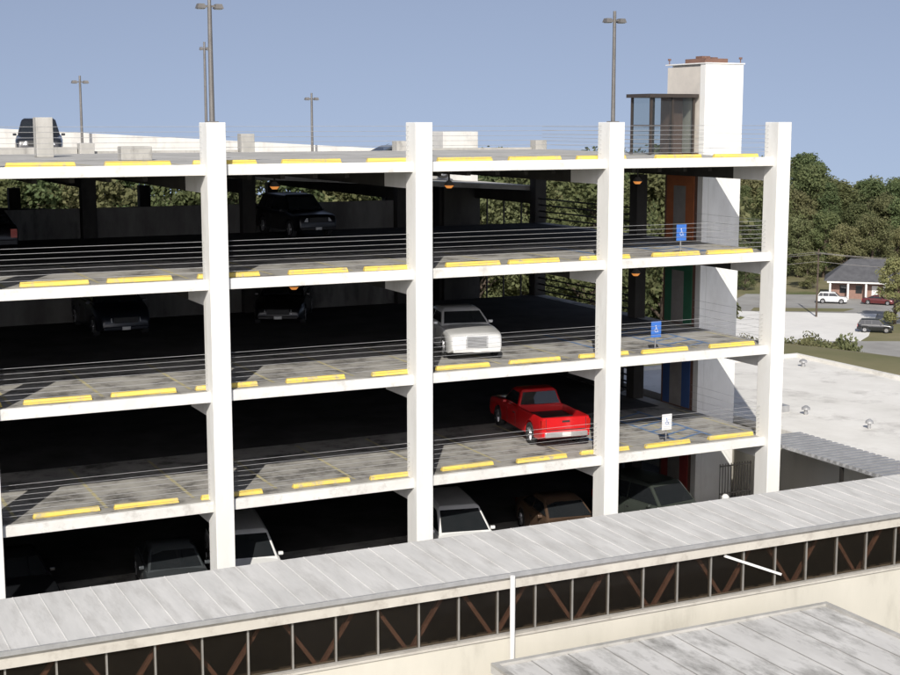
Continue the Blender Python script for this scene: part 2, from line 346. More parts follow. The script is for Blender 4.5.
xs = [0.1 + 2.44 * i for i in range(-3, 11)]
for k in range(1, 5):
    z = H * k + 0.004
    for x in xs:
        if X0 < x < X1 - 0.3:
            MB().add([(x - 0.05, 0.8, z), (x + 0.05, 0.8, z), (x + 0.05, 5.8, z), (x - 0.05, 5.8, z)], [(0, 1, 2, 3)]).obj('stall_marking', M['line'], G)
for k in range(1, 4):
    z = H * k + 0.008
    for x in (18.9, 21.4, 22.9):
        MB().add([(x, 0.75, z), (x + 0.12, 0.75, z), (x + 0.12, 5.6, z), (x, 5.6, z)], [(0, 1, 2, 3)]).obj('accessible_marking', M['bluep'], G)
    b = MB()
    for q in range(6):
        y = .95 + q * .75
        b.add([(21.54, y, z), (21.54, y + .12, z), (22.88, y + .72, z), (22.88, y + .6, z)], [(0, 1, 2, 3)])
    b.obj('accessible_hatching', M['bluep'], G)

ws = MB().hexa([(-0.9, -0.08, 0), (0.9, -0.08, 0), (0.9, 0.08, 0), (-0.9, 0.08, 0)], [(-0.87, -0.05, 0.13), (0.87, -0.05, 0.13), (0.87, 0.05, 0.13), (-0.87, 0.05, 0.13)])
first = None; random.seed(4)
for k in range(1, 5):
    for i in range(-2, 10):
        x = 1.25 + 2.44 * i + random.uniform(-0.2, 0.2)
        loc = (x, 0.55 + random.uniform(-0.08, 0.1), H * k + 0.003)
        if first is None:
            first = o = ws.obj('wheel_stop', M['yellow'], None, loc, bevel=0.012)
        else: o = first.copy(); COL.objects.link(o); o.location = loc
        o.rotation_euler = (0, 0, random.uniform(-0.04, 0.04))
        thing(o, 'yellow painted concrete wheel stop on the deck edge', 'wheel stop', 'yellow wheel stops along the deck edges')

cl = empty('ceiling_lamp', (9.2, 5, 11.9))
MB().cyl((0, 0, 0), (0, 0, -0.5), 0.03, n=8).obj('stem', M['dark'], cl)
b = MB(); b.cyl((0, 0, -0.5), (0, 0, -0.64), 0.07, 0.18, n=16); b.obj('lamp_shade', M['pole'], cl, smooth=40)
b = MB(); b.cyl((0, 0, -0.645), (0, 0, -0.73), 0.15, 0.08, n=14); b.obj('lamp_lens', M['amber'], cl, smooth=60)
thing(cl, 'round ceiling lamp with amber lens under the deck', 'ceiling lamp', 'ceiling lamps under the decks')
for x, y, k in ((14.2, 3.3, 4), (21.2, 3.2, 4), (9.4, 4.5, 3), (21.2, 3.2, 3)):
    clone(cl, (x, y, H * k - 0.18))
cl.location = (9.0, 5, 12.4 - 0.18)

# ------------------------------------------------------------ elevator tower
T = empty('elevator_tower', (24.92, 4.65, 0)); thing(T, 'tall white elevator tower with coloured landings', 'elevator tower')
MB().box(0.25, 1.66, 0, 2.4, GZ0, 15.58).obj('wall', M['white'], T, bevel=0.02)
MB().box(0.0, 0.247, 0.0, 0.3, GZ0, 15.58).obj('wall', M['white'], T)
MB().box(0.02, 0.247, 0.303, 2.35, 12.45, 15.5).obj('side_wall', M['tan'], T)
MB().box(0.02, 0.247, 0.303, 2.35, GZ0, 12.447).obj('side_wall', M['brick'], T)
b = MB().box(-0.03, 1.69, -0.03, 2.43, 15.583, 15.625); b.obj('parapet_cap', M['whitep'], T)
b = MB().box(0.25, 1.25, 0.4, 1.6, 15.63, 15.79); b.box(0.35, 0.7, 0.7, 1.1, 15.795, 15.88); b.box(0.85, 1.1, 0.8, 1.2, 15.795, 15.85)
b.obj('roof_unit', M['brick'], T)
for xx, yy in ((0.05, 0.1), (1.58, 0.1), (0.05, 2.3)):
    b = MB(); b.cyl((xx, yy, 15.63), (xx, yy, 15.76), 0.02, n=6); b.cyl((xx, yy, 15.76), (xx, yy, 15.83), 0.06, n=8); b.obj('beacon', M['brick'], T)
for k, m in ((4 - 1, M['orange']), (2, M['green']), (1, M['blue']), (0, M['red'])):
    z = H * k
    p = MB().box(-0.012, 0.017, 0.5, 2.2, z + 0.03, z + 2.45).obj('landing_panel', m, T)
    MB().box(-0.017, -0.013, 1.0, 1.75, z + 0.03, z + 1.95).obj('door', M['doorm'], T)
LB = empty('roof_lobby', (22.95, 5.1, 12.4)); thing(LB, 'bronze framed see through lobby with flat roof on the deck', 'lobby')
b = MB()
for (x, y) in ((0, 0), (0.9, 0), (1.8, 0), (0, 1.2), (0.9, 1.2), (1.8, 1.2)):
    b.box(x, x + 0.08, y, y + 0.08, 0.01, 2.0)
b.box(0.081, .897, 0.01, 0.06, 1.0, 1.05); b.box(0.01, 0.06, 0.081, 1.19, 1.0, 1.05)
b.obj('frame', M['bronze'], LB)
MB().box(0.08, 1.8, 0.03, 0.04, 0.05, 2.0).obj('glass', M['lobbyglass'], LB)
MB().box(0.03, 0.04, 0.08, 1.19, 0.05, 2.0).obj('glass', M['lobbyglass'], LB)
MB().box(-0.12, 1.95, -0.12, 1.4, 2.003, 2.13).obj('roof', M['bronze'], LB)
MB().box(1.2, 1.78, .6, 1.15, 0.01, 2.0).obj('inner_wall', M['brick'], LB)

# ------------------------------------------------------------ lamps on roof
def lamp(base, top, r=0.07, s=1.0, rotz=0):
    e = empty('street_lamp', base, rotz); h = top - base[2]
    MB().cyl((0, 0, 0), (0, 0, h - 0.1), r, r * 0.75, n=10).obj('pole', M['pole'], e, smooth=50)
    MB().box(-0.14, 0.14, -0.14, 0.14, 0, 0.03).obj('base_plate', M['pole'], e)
    MB().beam((-0.2 * s, 0, h - 0.12), (0.2 * s, 0, h - 0.12), 0.05, 0.05).obj('arm', M['pole'], e)
    for sg in (-1, 1):
        b = MB(); x = 0.24 * s * sg
        b.hexa([(x - .12 * s, -.13 * s, h - .18), (x + .12 * s, -.13 * s, h - .18), (x + .12 * s, .13 * s, h - .18), (x - .12 * s, .13 * s, h - .18)],
               [(x - .08 * s, -.1 * s, h - .06), (x + .08 * s, -.1 * s, h - .06), (x + .08 * s, .1 * s, h - .06), (x - .08 * s, .1 * s, h - .06)])
        b.obj('lamp_head', M['pole'], e)
        MB().box(x - .09 * s, x + .09 * s, -.09 * s, .09 * s, h - .2, h - .183).obj('lamp_lens', M['lens'], e)
    MB().cyl((0, 0, h - 0.1), (0, 0, h + 0.16), 0.05, n=8).obj('finial', M['pole'], e)
    thing(e, 'tall twin headed lamp post standing on the roof deck', 'lamp post', 'lamp posts on the roof deck')
lamp((5.58, 0.15, 13.55), 16.72, 0.075, 1.0)
lamp((18.25, 0.15, 13.55), 16.72, 0.065, 1.0)
lamp((12.55, 24, ramp(4, 12.6)), 16.8, 0.07, 0.6)
lamp((8.65, 31, ramp(4, 8.75)), 15.5, 0.07, 1.1)
lamp((20.1, 31, ramp(4, 20.1)), 14.8, 0.07, 1.0)
b = MB().box(0, .95, 0, 0.5, 0, 0.42); thing(b.obj('roof_plinth', M['grey'], None, (4.5, 6.0, 12.404), bevel=0.02), 'low weathered concrete plinth on the roof deck', 'concrete plinth')
b = MB().box(0, 0.55, 0, 0.5, 0, 1.3); thing(b.obj('roof_pier', M['grey'], None, (2.9, 10.9, 12.404), bevel=0.02), 'weathered concrete pier standing on the roof deck', 'concrete pier')

# ------------------------------------------------------------ signs
def sign(loc, white=False):
    e = empty('parking_sign', loc)
    MB().cyl((0, 0.03, 0), (0, 0.03, 0.95), 0.025, n=8).obj('post', M['post'], e)
    MB().box(-0.19, 0.19, -0.012, 0.0, 0.46, 0.98).obj('panel', M['signwhite'] if white else M['signblue'], e)
    m = M['signblue'] if white else M['signwhite']
    b = MB(); y = -0.016; q_ = .66; cz0 = .74
    def V(x, z): return (x * q_, y, cz0 + (z - .74) * q_)
    def ring(cx, cz, r0, r1, a0, a1):
        k = 14
        for i in range(k):
            t0 = a0 + (a1 - a0) * i / k; t1 = a0 + (a1 - a0) * (i + 1) / k
            b.add([V(cx + r0 * math.cos(t0), cz + r0 * math.sin(t0)), V(cx + r1 * math.cos(t0), cz + r1 * math.sin(t0)), V(cx + r1 * math.cos(t1), cz + r1 * math.sin(t1)), V(cx + r0 * math.cos(t1), cz + r0 * math.sin(t1))], [(0, 1, 2, 3)])
    ring(0, 0.66, 0.075, 0.095, R(130), R(400))
    ring(-0.02, 0.88, 0, 0.03, 0, R(360))
    def bar(x0, z0, x1, z1, w=0.009):
        d = Vector((x1 - x0, 0, z1 - z0)).normalized(); p = Vector((-d.z, 0, d.x)) * w
        b.add([V(x0 + p.x, z0 + p.z), V(x0 - p.x, z0 - p.z), V(x1 - p.x, z1 - p.z), V(x1 + p.x, z1 + p.z)], [(0, 1, 2, 3)])
    bar(-0.02, 0.84, -0.01, 0.70); bar(-0.01, 0.78, 0.06, 0.77); bar(-0.01, 0.71, 0.06, 0.71); bar(0.06, 0.71, 0.1, 0.58); bar(0.1, 0.58, 0.13, 0.59)
    b.obj('wheelchair_symbol', m, e)
    thing(e, 'white accessible parking sign by the deck edge' if white else 'blue accessible parking sign by the deck edge', 'parking sign', 'accessible parking signs')
sign((21.3, 0.75, 9.304)); sign((20.4, 0.75, 6.204)); sign((20.9, 0.75, 3.104), True)

# ------------------------------------------------------------ cars
def lerp(pts, s):
    if s <= pts[0][0]: return pts[0][1]
    for (a, b), (c, d) in zip(pts, pts[1:]):
        if s <= c:
            t = (s - a) / (c - a) if c > a else 1
            return b + (d - b) * t
    return pts[-1][1]
KIND = {
 'sedan': dict(L=4.9, W=1.86, r=0.34, wh=(0.95, 3.95), tf=.20, tl=.85, top=[(0, .50), (.03, .62), (.1, .70), (.25, .77), (.6, .84), (1.1, .91), (1.5, .95), (4.0, 1.0), (4.5, .98), (4.75, .93), (4.86, .82), (4.9, .55)], cab=(1.45, 2.3, 3.35, 4.25), roof=1.44, belt=.95, dz=(2.05, 3.0, 3.9)),
 'saloon': dict(L=4.9, W=1.88, r=0.35, wh=(0.95, 3.95), tf=.12, tl=.5, top=[(0, .55), (.03, .78), (.1, .86), (.3, .90), (.8, .96), (1.4, 1.0), (4.0, 1.04), (4.6, 1.02), (4.82, .95), (4.9, .6)], cab=(1.5, 2.2, 3.5, 4.2), roof=1.48, belt=1.0, dz=(2.05, 3.0, 3.9)),
 'suv': dict(L=4.7, W=1.88, r=0.37, wh=(0.9, 3.75), tf=.13, tl=.55, top=[(0, .6), (.03, .86), (.12, .96), (.6, 1.03), (1.3, 1.1), (4.5, 1.12), (4.66, 1.08), (4.7, .6)], cab=(1.2, 1.85, 4.25, 4.62), roof=1.78, belt=1.08, dz=(1.9, 2.85, 3.75)),
 'van': dict(L=4.9, W=1.92, r=0.35, wh=(0.9, 3.85), tf=.18, tl=.8, top=[(0, .55), (.03, .70), (.12, .80), (.4, .92), (.75, 1.02), (1.05, 1.1), (4.7, 1.12), (4.86, 1.08), (4.9, .6)], cab=(0.95, 1.95, 4.45, 4.8), roof=1.76, belt=1.08, dz=(2.0, 3.0, 4.1)),
 'pickup': dict(L=5.3, W=1.86, r=0.37, wh=(0.95, 4.2), tf=.05, tl=.3, top=[(0, .62), (.03, .86), (.12, .94), (.6, .99), (1.4, 1.04), (3.2, 1.06), (5.2, 1.07), (5.29, 1.07), (5.3, 1.05)], cab=(1.35, 1.95, 2.75, 2.9), roof=1.6, belt=1.02, dz=(2.0, 2.82, 2.82)),
}
def car(kind, pm, loc, rotz, name, label, cat, group=None, chrome=False):
    K = KIND[kind]; Ln = K['L']; W = K['W'] / 2; r = K['r']; sill = 0.24 if kind in ('sedan', 'van', 'saloon') else 0.32
    TF = K['tf']; TL = K['tl']
    e = empty(name, loc, rotz); thing(e, label, cat, group)
    ys = lambda s: s - Ln / 2
    bed = (2.98, 5.2) if kind == 'pickup' else None
    st = set([0, .03, .08, .14, .25, .4, Ln - .4, Ln - .25, Ln - .12, Ln - .05, Ln])
    s = .5
    while s < Ln - .45: st.add(round(s, 3)); s += 0.16
    Ra = r + 0.06
    for wc in K['wh']:
        for i in range(13):
            st.add(round(wc + Ra * math.cos(math.pi * i / 12), 4))
        st.add(round(wc + Ra + .012, 4)); st.add(round(wc - Ra - .012, 4))
    if bed: st |= {bed[0] - .01, bed[0] + .01, bed[1] - .01, bed[1] + .01}
    st = sorted(st); b = MB(); nP = 16
    def wid(s):
        t = min(s, Ln - s); q = 1 - min(t / TL, 1)
        return W * (1 - TF * q ** 2.6) if s < Ln / 2 else W * (1 - min(TF, .13) * q ** 2.2)
    for s in st:
        wd = wid(s)
        zt = lerp(K['top'], s); t = min(s, Ln - s); zb = sill + (0.10 * (1 - min(t / .25, 1)))
        for wc in K['wh']:
            dd = abs(s - wc)
            if dd < Ra - 1e-5: zb = max(zb, r + math.sqrt(max(Ra * Ra - dd * dd, 0)))
        zs = zt - 0.11; zs = max(zs, zb + 0.02)
        zm = max(zb + 0.015, zb + (zs - zb) * .55); zc = zt + 0.03
        inner = bed and bed[0] <= s <= bed[1]
        half = [(0, zb), (wd * .9, zb), (wd * .985, zb + 0.01), (wd, zm), (wd * .985, zs), (wd * .94, zt - .03), (wd * .84, zt)]
        if inner: zt_in = max(.58, zb + .03); half[-2] = (wd * .96, zt - .01); half[-1] = (wd * .90, zt); half += [(wd * .88, zt_in), (0, zt_in)]
        elif bed and s > 3: half[-2] = (wd * .96, zt - .01); half[-1] = (wd * .90, zt); half += [(wd * .5, zt), (0, zt)]
        else: half += [(wd * .5, zc - .008), (0, zc)]
        full = half + [(-x, z) for x, z in reversed(half[1:-1])]
        for x, z in full: b.v.append((x, ys(s), z))
        nP = len(full)
    for i in range(len(st) - 1):
        for j in range(nP):
            k = (j + 1) % nP
            b.f.append((i * nP + j, i * nP + k, (i + 1) * nP + k, (i + 1) * nP + j)); b.m.append(0)
    b.f.append(tuple(range(nP - 1, -1, -1))); b.m.append(0); b.f.append(tuple((len(st) - 1) * nP + j for j in range(nP))); b.m.append(0)
    b.obj('body', pm, e, smooth=42)
    if bed:
        MB().box(-W * .84, W * .84, ys(bed[0] + .03), ys(bed[1] - .03), .825, .84).obj('bed_liner', M['blackp'], e)
    c0, c1, c2, c3 = K['cab']; zr = K['roof']; zb = K['belt']; wb = W * .9; wr = W * .72
    bz = lambda s: min(zb, lerp(K['top'], s) - 0.01)
    b = MB()
    def sec(s0, s1):
        return [(wb, ys(s0), bz(s0)), (wr, ys(s1), zr - .07), (wr - .1, ys(s1 + (0.08 if s1 == c1 else -0.08)), zr - .01)]
    A = sec(c0, c1); D = sec(c3, c2); mid = (c1 + c2) / 2
    vs = []
    for p in (A, D):
        vs += [p[0], p[1], p[2], (-p[2][0], p[2][1], p[2][2]), (-p[1][0], p[1][1], p[1][2]), (-p[0][0], p[0][1], p[0][2])]
    vs += [(wb, ys(mid), zb), (wr, ys(mid), zr - .05), (wr - .1, ys(mid), zr + .02), (-(wr - .1), ys(mid), zr + .02), (-wr, ys(mid), zr - .05), (-wb, ys(mid), zb)]
    fs = [(0, 1, 2, 3, 4, 5), (6, 11, 10, 9, 8, 7)]
    for j in range(5):
        fs += [(j, 12 + j, 13 + j, j + 1), (12 + j, 6 + j, 7 + j, 13 + j)]
    b.add(vs, fs); b.obj('cabin', pm, e, smooth=30, bevel=0.03)
    def lp(p, q, t): return Vector(p) * (1 - t) + Vector(q) * t
    def quad(name, a, bb, c, d, off, m=M['carglass']):
        nrm = (Vector(bb) - Vector(a)).cross(Vector(d) - Vector(a)).normalized()
        if nrm.dot(Vector(off)) < 0: nrm = -nrm
        o = nrm * 0.012
        b = MB().add([Vector(v) + o for v in (a, bb, c, d)], [(0, 1, 2, 3)]); return b.obj(name, m, e)
    m6 = lambda p: (-p[0], p[1], p[2])
    for P0, nm, of in ((A, 'windscreen', (0, -1, .5)), (D, 'rear_window', (0, 1, .4))):
        a = lp(P0[0], P0[1], .12); t = lp(P0[0], P0[1], .92)
        ax = a.copy(); ax.x *= .91; tx = t.copy(); tx.x *= .90
        quad(nm, ax, m6(ax), m6(tx), tx, of)
    for sg in (1, -1):
        zl = zb + .06; zh = zr - .13
        def P(s, z):
            t = (z - zb) / (zr - .07 - zb); return (sg * (wb + (wr - wb) * t), ys(s), z)
        def edge_f(z): t = (z - zb) / (zr - .07 - zb); return c0 + (c1 - c0) * t + .1
        def edge_r(z): t = (z - zb) / (zr - .07 - zb); return c3 + (c2 - c3) * t - .1
        cuts = [None] + [d for d in K['dz'][1:] if edge_f(zl) + .3 < d < edge_r(zh) - .1] + [None]
        for q in range(len(cuts) - 1):
            fa = (edge_f(zl), edge_f(zh)) if cuts[q] is None else (cuts[q] + .03, cuts[q] + .03)
            fb = (edge_r(zl), edge_r(zh)) if cuts[q + 1] is None else (cuts[q + 1] - .03, cuts[q + 1] - .03)
            quad('side_window', P(fa[0], zl), P(fb[0], zl), P(fb[1], zh), P(fa[1], zh), (sg, 0, .2))
        xa, xb = sorted((sg * W * .95, sg * (W * .95 + .15)))
        MB().box(xa, xb, ys(c0 + .45) - .05, ys(c0 + .45) + .05, zb - .01, zb + .09).obj('mirror', pm, e, bevel=0.02)
        for s in sorted(set(K['dz'])):
            xa, xb = sorted((sg * (W - .01), sg * (W + .003)))
            MB().box(xa, xb, ys(s) - .006, ys(s) + .006, sill + .12, zb - .16).obj('door_seam', M['blackp'], e)
        for s in sorted(set(K['dz'][1:])):
            MB().box(min(sg * (W - .01), sg * (W + .02)), max(sg * (W - .01), sg * (W + .02)), ys(s) - .2, ys(s) - .06, zb - .22, zb - .19).obj('door_handle', M['blackp'], e)
        for wc in K['wh']:
            wl = empty('wheel', (sg * (W - .11), ys(wc), r)); wl.parent = e
            b = MB(); n = 24; xs_ = [-.1, -.1, .08, .105, .105, .09]; rs = [r * .6, r * .96, r, r * .96, r * .70, r * .66]
            for x, rr in zip(xs_, rs):
                for i in range(n): t = 2 * math.pi * i / n; b.v.append((sg * x, rr * math.cos(t), rr * math.sin(t)))
            for a in range(5):
                for i in range(n): j = (i + 1) % n; b.f.append((a * n + i, a * n + j, (a + 1) * n + j, (a + 1) * n + i)); b.m.append(0)
            b.obj('tyre', M['tyre'], wl, smooth=40)
            b = MB(); b.cyl((sg * .06, 0, 0), (sg * .075, 0, 0), r * .68, n=24)
            for q in range(5):
                t = 2 * math.pi * q / 5; b.beam((sg * .085, 0, 0), (sg * .085, r * .64 * math.cos(t), r * .64 * math.sin(t)), .06, .035)
            b.cyl((sg * .08, 0, 0), (sg * .11, 0, 0), .06, n=10)
            b.obj('rim', M['rim'], wl)
    zf = lerp(K['top'], .05); hw0 = wid(0) / W; gw = .40 if chrome else .44
    for sg in (1, -1):
        x0 = sg * W * (gw + .06); x1 = sg * W * (hw0 - .03); sb_ = .10 if TF > .15 else .04
        b = MB().hexa([(x0, ys(-.015), zf - .17), (x1, ys(sb_), zf - .17), (x1, ys(.3), zf - .17), (x0, ys(.3), zf - .17)], [(x0, ys(.02), zf - .02), (x1, ys(sb_ + .03), zf - .01), (x1, ys(.3), zf + .02), (x0, ys(.3), zf + .02)])
        b.obj('headlight', M['headl'], e)
        if kind == 'pickup': x0 = sg * W * .83; x1 = sg * W * .965; z0_, z1_ = .68, .98
        else: x0 = sg * W * .64; x1 = sg * W * .86; zt = lerp(K['top'], Ln - .15); z0_, z1_ = zt - .36, zt - .08
        b = MB().box(min(x0, x1), max(x0, x1), ys(Ln - .12), ys(Ln + .012), z0_, z1_); b.obj('taillight', M['taill'], e)
    gh = .36 if chrome else .2
    g_ = MB().box(-W * gw, W * gw, ys(-.04), ys(.08), zf - gh, zf + (.02 if chrome else 0))
    g_.obj('grille', M['chrome'] if chrome else M['blackp'], e, bevel=.01)
    if chrome:
        b = MB()
        for q in range(8):
            z = zf - gh + .035 + q * .041; b.box(-W * (gw - .06), W * (gw - .06), ys(-.046), ys(-.041), z, z + .014)
        b.obj('grille_slat', M['blackp'], e)
    big = kind in ('pickup', 'suv')
    MB().box(-W * (hw0 - .02), W * (hw0 - .02), ys(-.04), ys(.1), sill + .04, sill + .17).obj('front_bumper', M['blackp'] if big else pm, e, bevel=.03)
    MB().box(-W * .84, W * .84, ys(Ln - .1), ys(Ln + .08), sill + .1, sill + .27).obj('rear_bumper', M['chrome'] if kind == 'pickup' else pm, e, bevel=.02)
    MB().box(-.16, .16, ys(Ln + .082), ys(Ln + .09), sill + .12, sill + .27).obj('license_plate', M['plate'], e)
    MB().box(-.14, .14, ys(-.055), ys(-.042), sill + .05, sill + .16).obj('license_plate', M['plate'], e)
    if kind == 'pickup':
        MB().box(-W * .78, W * .78, ys(Ln) + .002, ys(Ln) + .01, .64, .665).obj('tailgate_seam', M['blackp'], e)
        for sg in (1, -1): MB().box(sg * W * .79 - .008, sg * W * .79 + .008, ys(Ln) + .002, ys(Ln) + .01, .67, 1.04).obj('tailgate_seam', M['blackp'], e)
        MB().box(-.14, .14, ys(Ln) + .002, ys(Ln) + .012, .90, .96).obj('tailgate_handle', M['blackp'], e)
    return e
P_silver = paint('silver_paint', (0.70, 0.70, 0.68), 0.15); P_red = paint('red_paint', (0.60, 0.012, 0.015)); P_black = paint('black_paint', (0.012, 0.013, 0.015))
P_white = paint('white_car_paint', (0.78, 0.78, 0.76)); P_brown = paint('brown_paint', (0.14, 0.09, 0.06), .3); P_dgreen = paint('dark_green_paint', (0.06, 0.07, 0.06), .2)
P_navy = paint('dark_blue_paint', (0.010, 0.012, 0.018), 0, .15); P_maroon = paint('maroon_paint', (0.12, 0.02, 0.02), .2); P_grey = paint('grey_paint', (0.08, 0.09, 0.095), .3)
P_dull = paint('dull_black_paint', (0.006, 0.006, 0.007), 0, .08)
gp = 'cars parked inside the garage'; GF = GZ0 + 0.03
c = car('saloon', P_silver, (14.85, 3.85, 6.21), R(-13), 'parked_car', 'silver sedan with tall chrome grille facing the deck edge', 'car', gp, chrome=True); c.scale = (.94, .94, .94)
c = car('pickup', P_red, (17.85, 3.95, 3.11), R(180 - 8), 'pickup_truck', 'bright red pickup truck parked tail towards the edge', 'pickup truck', gp); c.scale = (.94, .94, .98)
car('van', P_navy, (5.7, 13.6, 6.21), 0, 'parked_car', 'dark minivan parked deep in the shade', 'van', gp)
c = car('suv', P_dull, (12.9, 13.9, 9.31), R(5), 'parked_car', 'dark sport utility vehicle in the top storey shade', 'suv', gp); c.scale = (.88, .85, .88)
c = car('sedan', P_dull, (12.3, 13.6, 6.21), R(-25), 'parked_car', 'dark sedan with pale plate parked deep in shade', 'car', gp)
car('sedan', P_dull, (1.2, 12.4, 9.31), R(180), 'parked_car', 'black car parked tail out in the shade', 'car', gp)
car('sedan', P_grey, (4.95, 3.2, GF), R(-8), 'parked_car', 'dark grey sedan parked on the ground floor', 'car', gp)
car('van', P_white, (7.15, 3.2, GF), R(-10), 'parked_car', 'white minivan parked on the ground floor', 'van', gp)
car('van', P_white, (14.2, 2.9, GF), R(-12), 'parked_car', 'white van with raked windscreen on the ground floor', 'van', gp)
car('sedan', P_brown, (18.2, 2.9, GF), R(-10), 'parked_car', 'brown sedan parked in the ground floor shade', 'car', gp)
car('suv', P_dgreen, (21.7, 2.5, GF), R(10), 'parked_car', 'dark green off road vehicle on the ground floor', 'suv', gp)
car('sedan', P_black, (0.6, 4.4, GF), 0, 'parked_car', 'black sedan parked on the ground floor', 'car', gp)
c = car('suv', P_black, (5.5, 24.5, ramp(4, 5.4) + .01), R(-11), 'parked_car', 'black sport utility vehicle on the sunny roof ramp', 'suv')
rc = car('sedan', P_grey, (20.3, 20.3, ramp(4, 20.3) + .01), R(90), 'parked_car', 'dark sedan parked low on the roof ramp', 'car')
b = MB(); b.cyl((0, 0, 0), (0, 0, 1.5), .13, n=14); b.cyl((0, 0, 1.5), (0, 0, 1.58), .13, .06, n=14)
thing(b.obj('bollard', M['whitep'], None, (23.05, 0.35, GZ0 + .02), smooth=40), 'white round bollard beside the garage fence', 'bollard')

# ------------------------------------------------------------ covered walkway
Wk = empty('covered_walkway', (0, 0.2, 0)); thing(Wk, 'long covered walkway with pale ribbed metal roof and ribbon windows', 'covered walkway')
wx0, wx1 = -14, 42; yb = -10.1
b = MB().hexa([(wx0, -12.85, 4.28), (wx1, -12.85, 4.28), (wx1, yb, 4.33), (wx0, yb, 4.33)], [(wx0, -12.85, 4.38), (wx1, -12.85, 4.38), (wx1, yb, 4.43), (wx0, yb, 4.43)])
x = wx0 + .3
while x < wx1:
    b.hexa([(x - .016, -12.85, 4.379), (x + .016, -12.85, 4.379), (x + .016, yb - .01, 4.43), (x - .016, yb - .01, 4.43)], [(x - .01, -12.85, 4.39), (x + .01, -12.85, 4.39), (x + .01, yb - .01, 4.44), (x - .01, yb - .01, 4.44)]); x += 0.5
b.obj('roof', M['roofmetal'], Wk)
MB().box(wx0, wx1, -12.78, -12.6, 4.02, 4.275).obj('fascia', M['fascia'], Wk)
MB().box(wx0, wx1, -12.89, -12.853, 4.29, 4.385).obj('gutter', M['vent'], Wk)
MB().box(wx0, wx1, -12.7, -12.5, GZ0, 2.95).obj('wall', M['cream'], Wk)
MB().box(wx0, wx1, -12.75, -12.45, 2.953, 3.0).obj('sill', M['fascia'], Wk)
MB().box(wx0, wx1, yb - .3, yb - .1, GZ0, 4.3).obj('rear_wall', M['passage'], Wk)
MB().box(wx0, wx1, -12.49, yb - .303, 1.6, 1.7).obj('inner_floor', M['passage'], Wk)
wm = MB().box(0, .036, -12.66, -12.58, 3.003, 4.017); wm.box(.037, .9, -12.65, -12.6, 3.003, 3.035)
wm.box(.037, .9, -12.65, -12.6, 3.98, 4.017)
wf = wm.obj('window', M['mull'], Wk, (wx0, 0, 0))
MB().box(.037, .9, -12.63, -12.62, 3.035, 3.98).obj('pane', M['pane'], wf)
n = int((wx1 - wx0) / .9)
for i in range(10, n - 1):
    c = wf.copy(); COL.objects.link(c); c.location.x = wx0 + .9 * i
    for q in wf.children: d = q.copy(); COL.objects.link(d); d.parent = c
wf.location.x = wx0 + 9 * .9
x = -6; j = 0
while x < 34:
    p = ((x, -12.36, 2.9), (x + .9, -12.36, 4.2)) if j % 2 == 0 else ((x, -12.36, 4.2), (x + .9, -12.36, 2.9))
    MB().beam(p[0], p[1], .08, .08).obj('brace', M['brace'], Wk); x += 0.98; j += 1
MB().cyl((7.8, -12.96, 2.2), (7.8, -12.96, 4.35), .055, n=10).obj('downspout', M['whitep'], Wk, smooth=50)
MB().beam((13.35, -12.7, 3.95), (14.95, -12.7, 3.3), .05, .055).obj('loose_trim', M['whitep'], Wk)

An = empty('annex_building', (6.7, -13.9, 0)); thing(An, 'low annex with stained pale panelled flat roof', 'building')
MB().box(0.1, 8.3, -12, -.1, GZ0, 2.85).obj('wall', M['cream'], An)
b = MB().box(0, 8.4, -12.1, 0, 2.853, 3.0)
b.obj('roof', M['annex'], An)
for i in range(1, 10):
    MB().box(i * .84 - .012, i * .84 + .012, -12, -.13, 3.003, 3.012).obj('roof_seam', M['annexs'], An)
b = MB().box(0, 8.4, -.12, 0, 3.003, 3.06); b.box(8.28, 8.4, -12, -.123, 3.003, 3.06); b.box(0, .12, -12, -.123, 3.003, 3.06)
b.obj('roof_edge', M['grey'], An)

Lb = empty('low_building', (26.95, -9, 0)); thing(Lb, 'low building with wide pale flat roof', 'building')
MB().box(0.1, 11.4, .1, 24.4, -6, 2.45).obj('wall', M['cream'], Lb)
MB().box(0, 11.5, 0, 24.5, 2.453, 2.6).obj('roof', M['flatroof'], Lb)
b = MB().box(0, .2, 0, 24.297, 2.603, 2.7); b.box(11.3, 11.5, 0, 24.297, 2.603, 2.75); b.box(0, 11.5, 24.3, 24.5, 2.603, 2.75); b.obj('roof_edge', M['flatroof'], Lb)
for x, y, s in ((2.8, 13.4, .9), (9.8, 22.0, 1), (3.2, 10.4, .8)):
    b = MB(); b.cyl((x, y, 2.603), (x, y, 2.8), .08 * s, n=10); b.cyl((x, y, 2.8), (x, y, 2.88), .18 * s, .17 * s, n=12); b.cyl((x, y, 2.88), (x, y, 2.95), .17 * s, .05, n=12); b.obj('roof_vent', M['vent'], Lb, smooth=40)
b = MB().box(2.0, 2.6, 14.1, 14.5, 2.603, 2.85); b.obj('roof_unit', M['vent'], Lb)
Cn = empty('entrance_canopy', (25.0, -7, 0)); thing(Cn, 'corrugated metal canopy beside the garage', 'canopy')
b = MB()
y = 0
while y < 8.2:
    b.box(0, 1.9, y, y + .16, 2.70, 2.82); b.box(0, 1.9, y + .16, y + .30, 2.70, 2.73); y += .30
b.obj('canopy_roof', M['vent'], Cn)
for yy in (.2, 4, 8):
    MB().box(.05, .15, yy, yy + .1, GZ0, 2.69).obj('post', M['dark'], Cn)
Fe = empty('metal_fence', (23.0, 0.62, GZ0 + 0.02)); thing(Fe, 'black metal fence at the garage ground floor', 'fence')
b = MB()
for i in range(12): b.box(i * .115, i * .115 + .025, 0, .025, 0, 2.55)
b.obj('baluster', M['dark'], Fe)
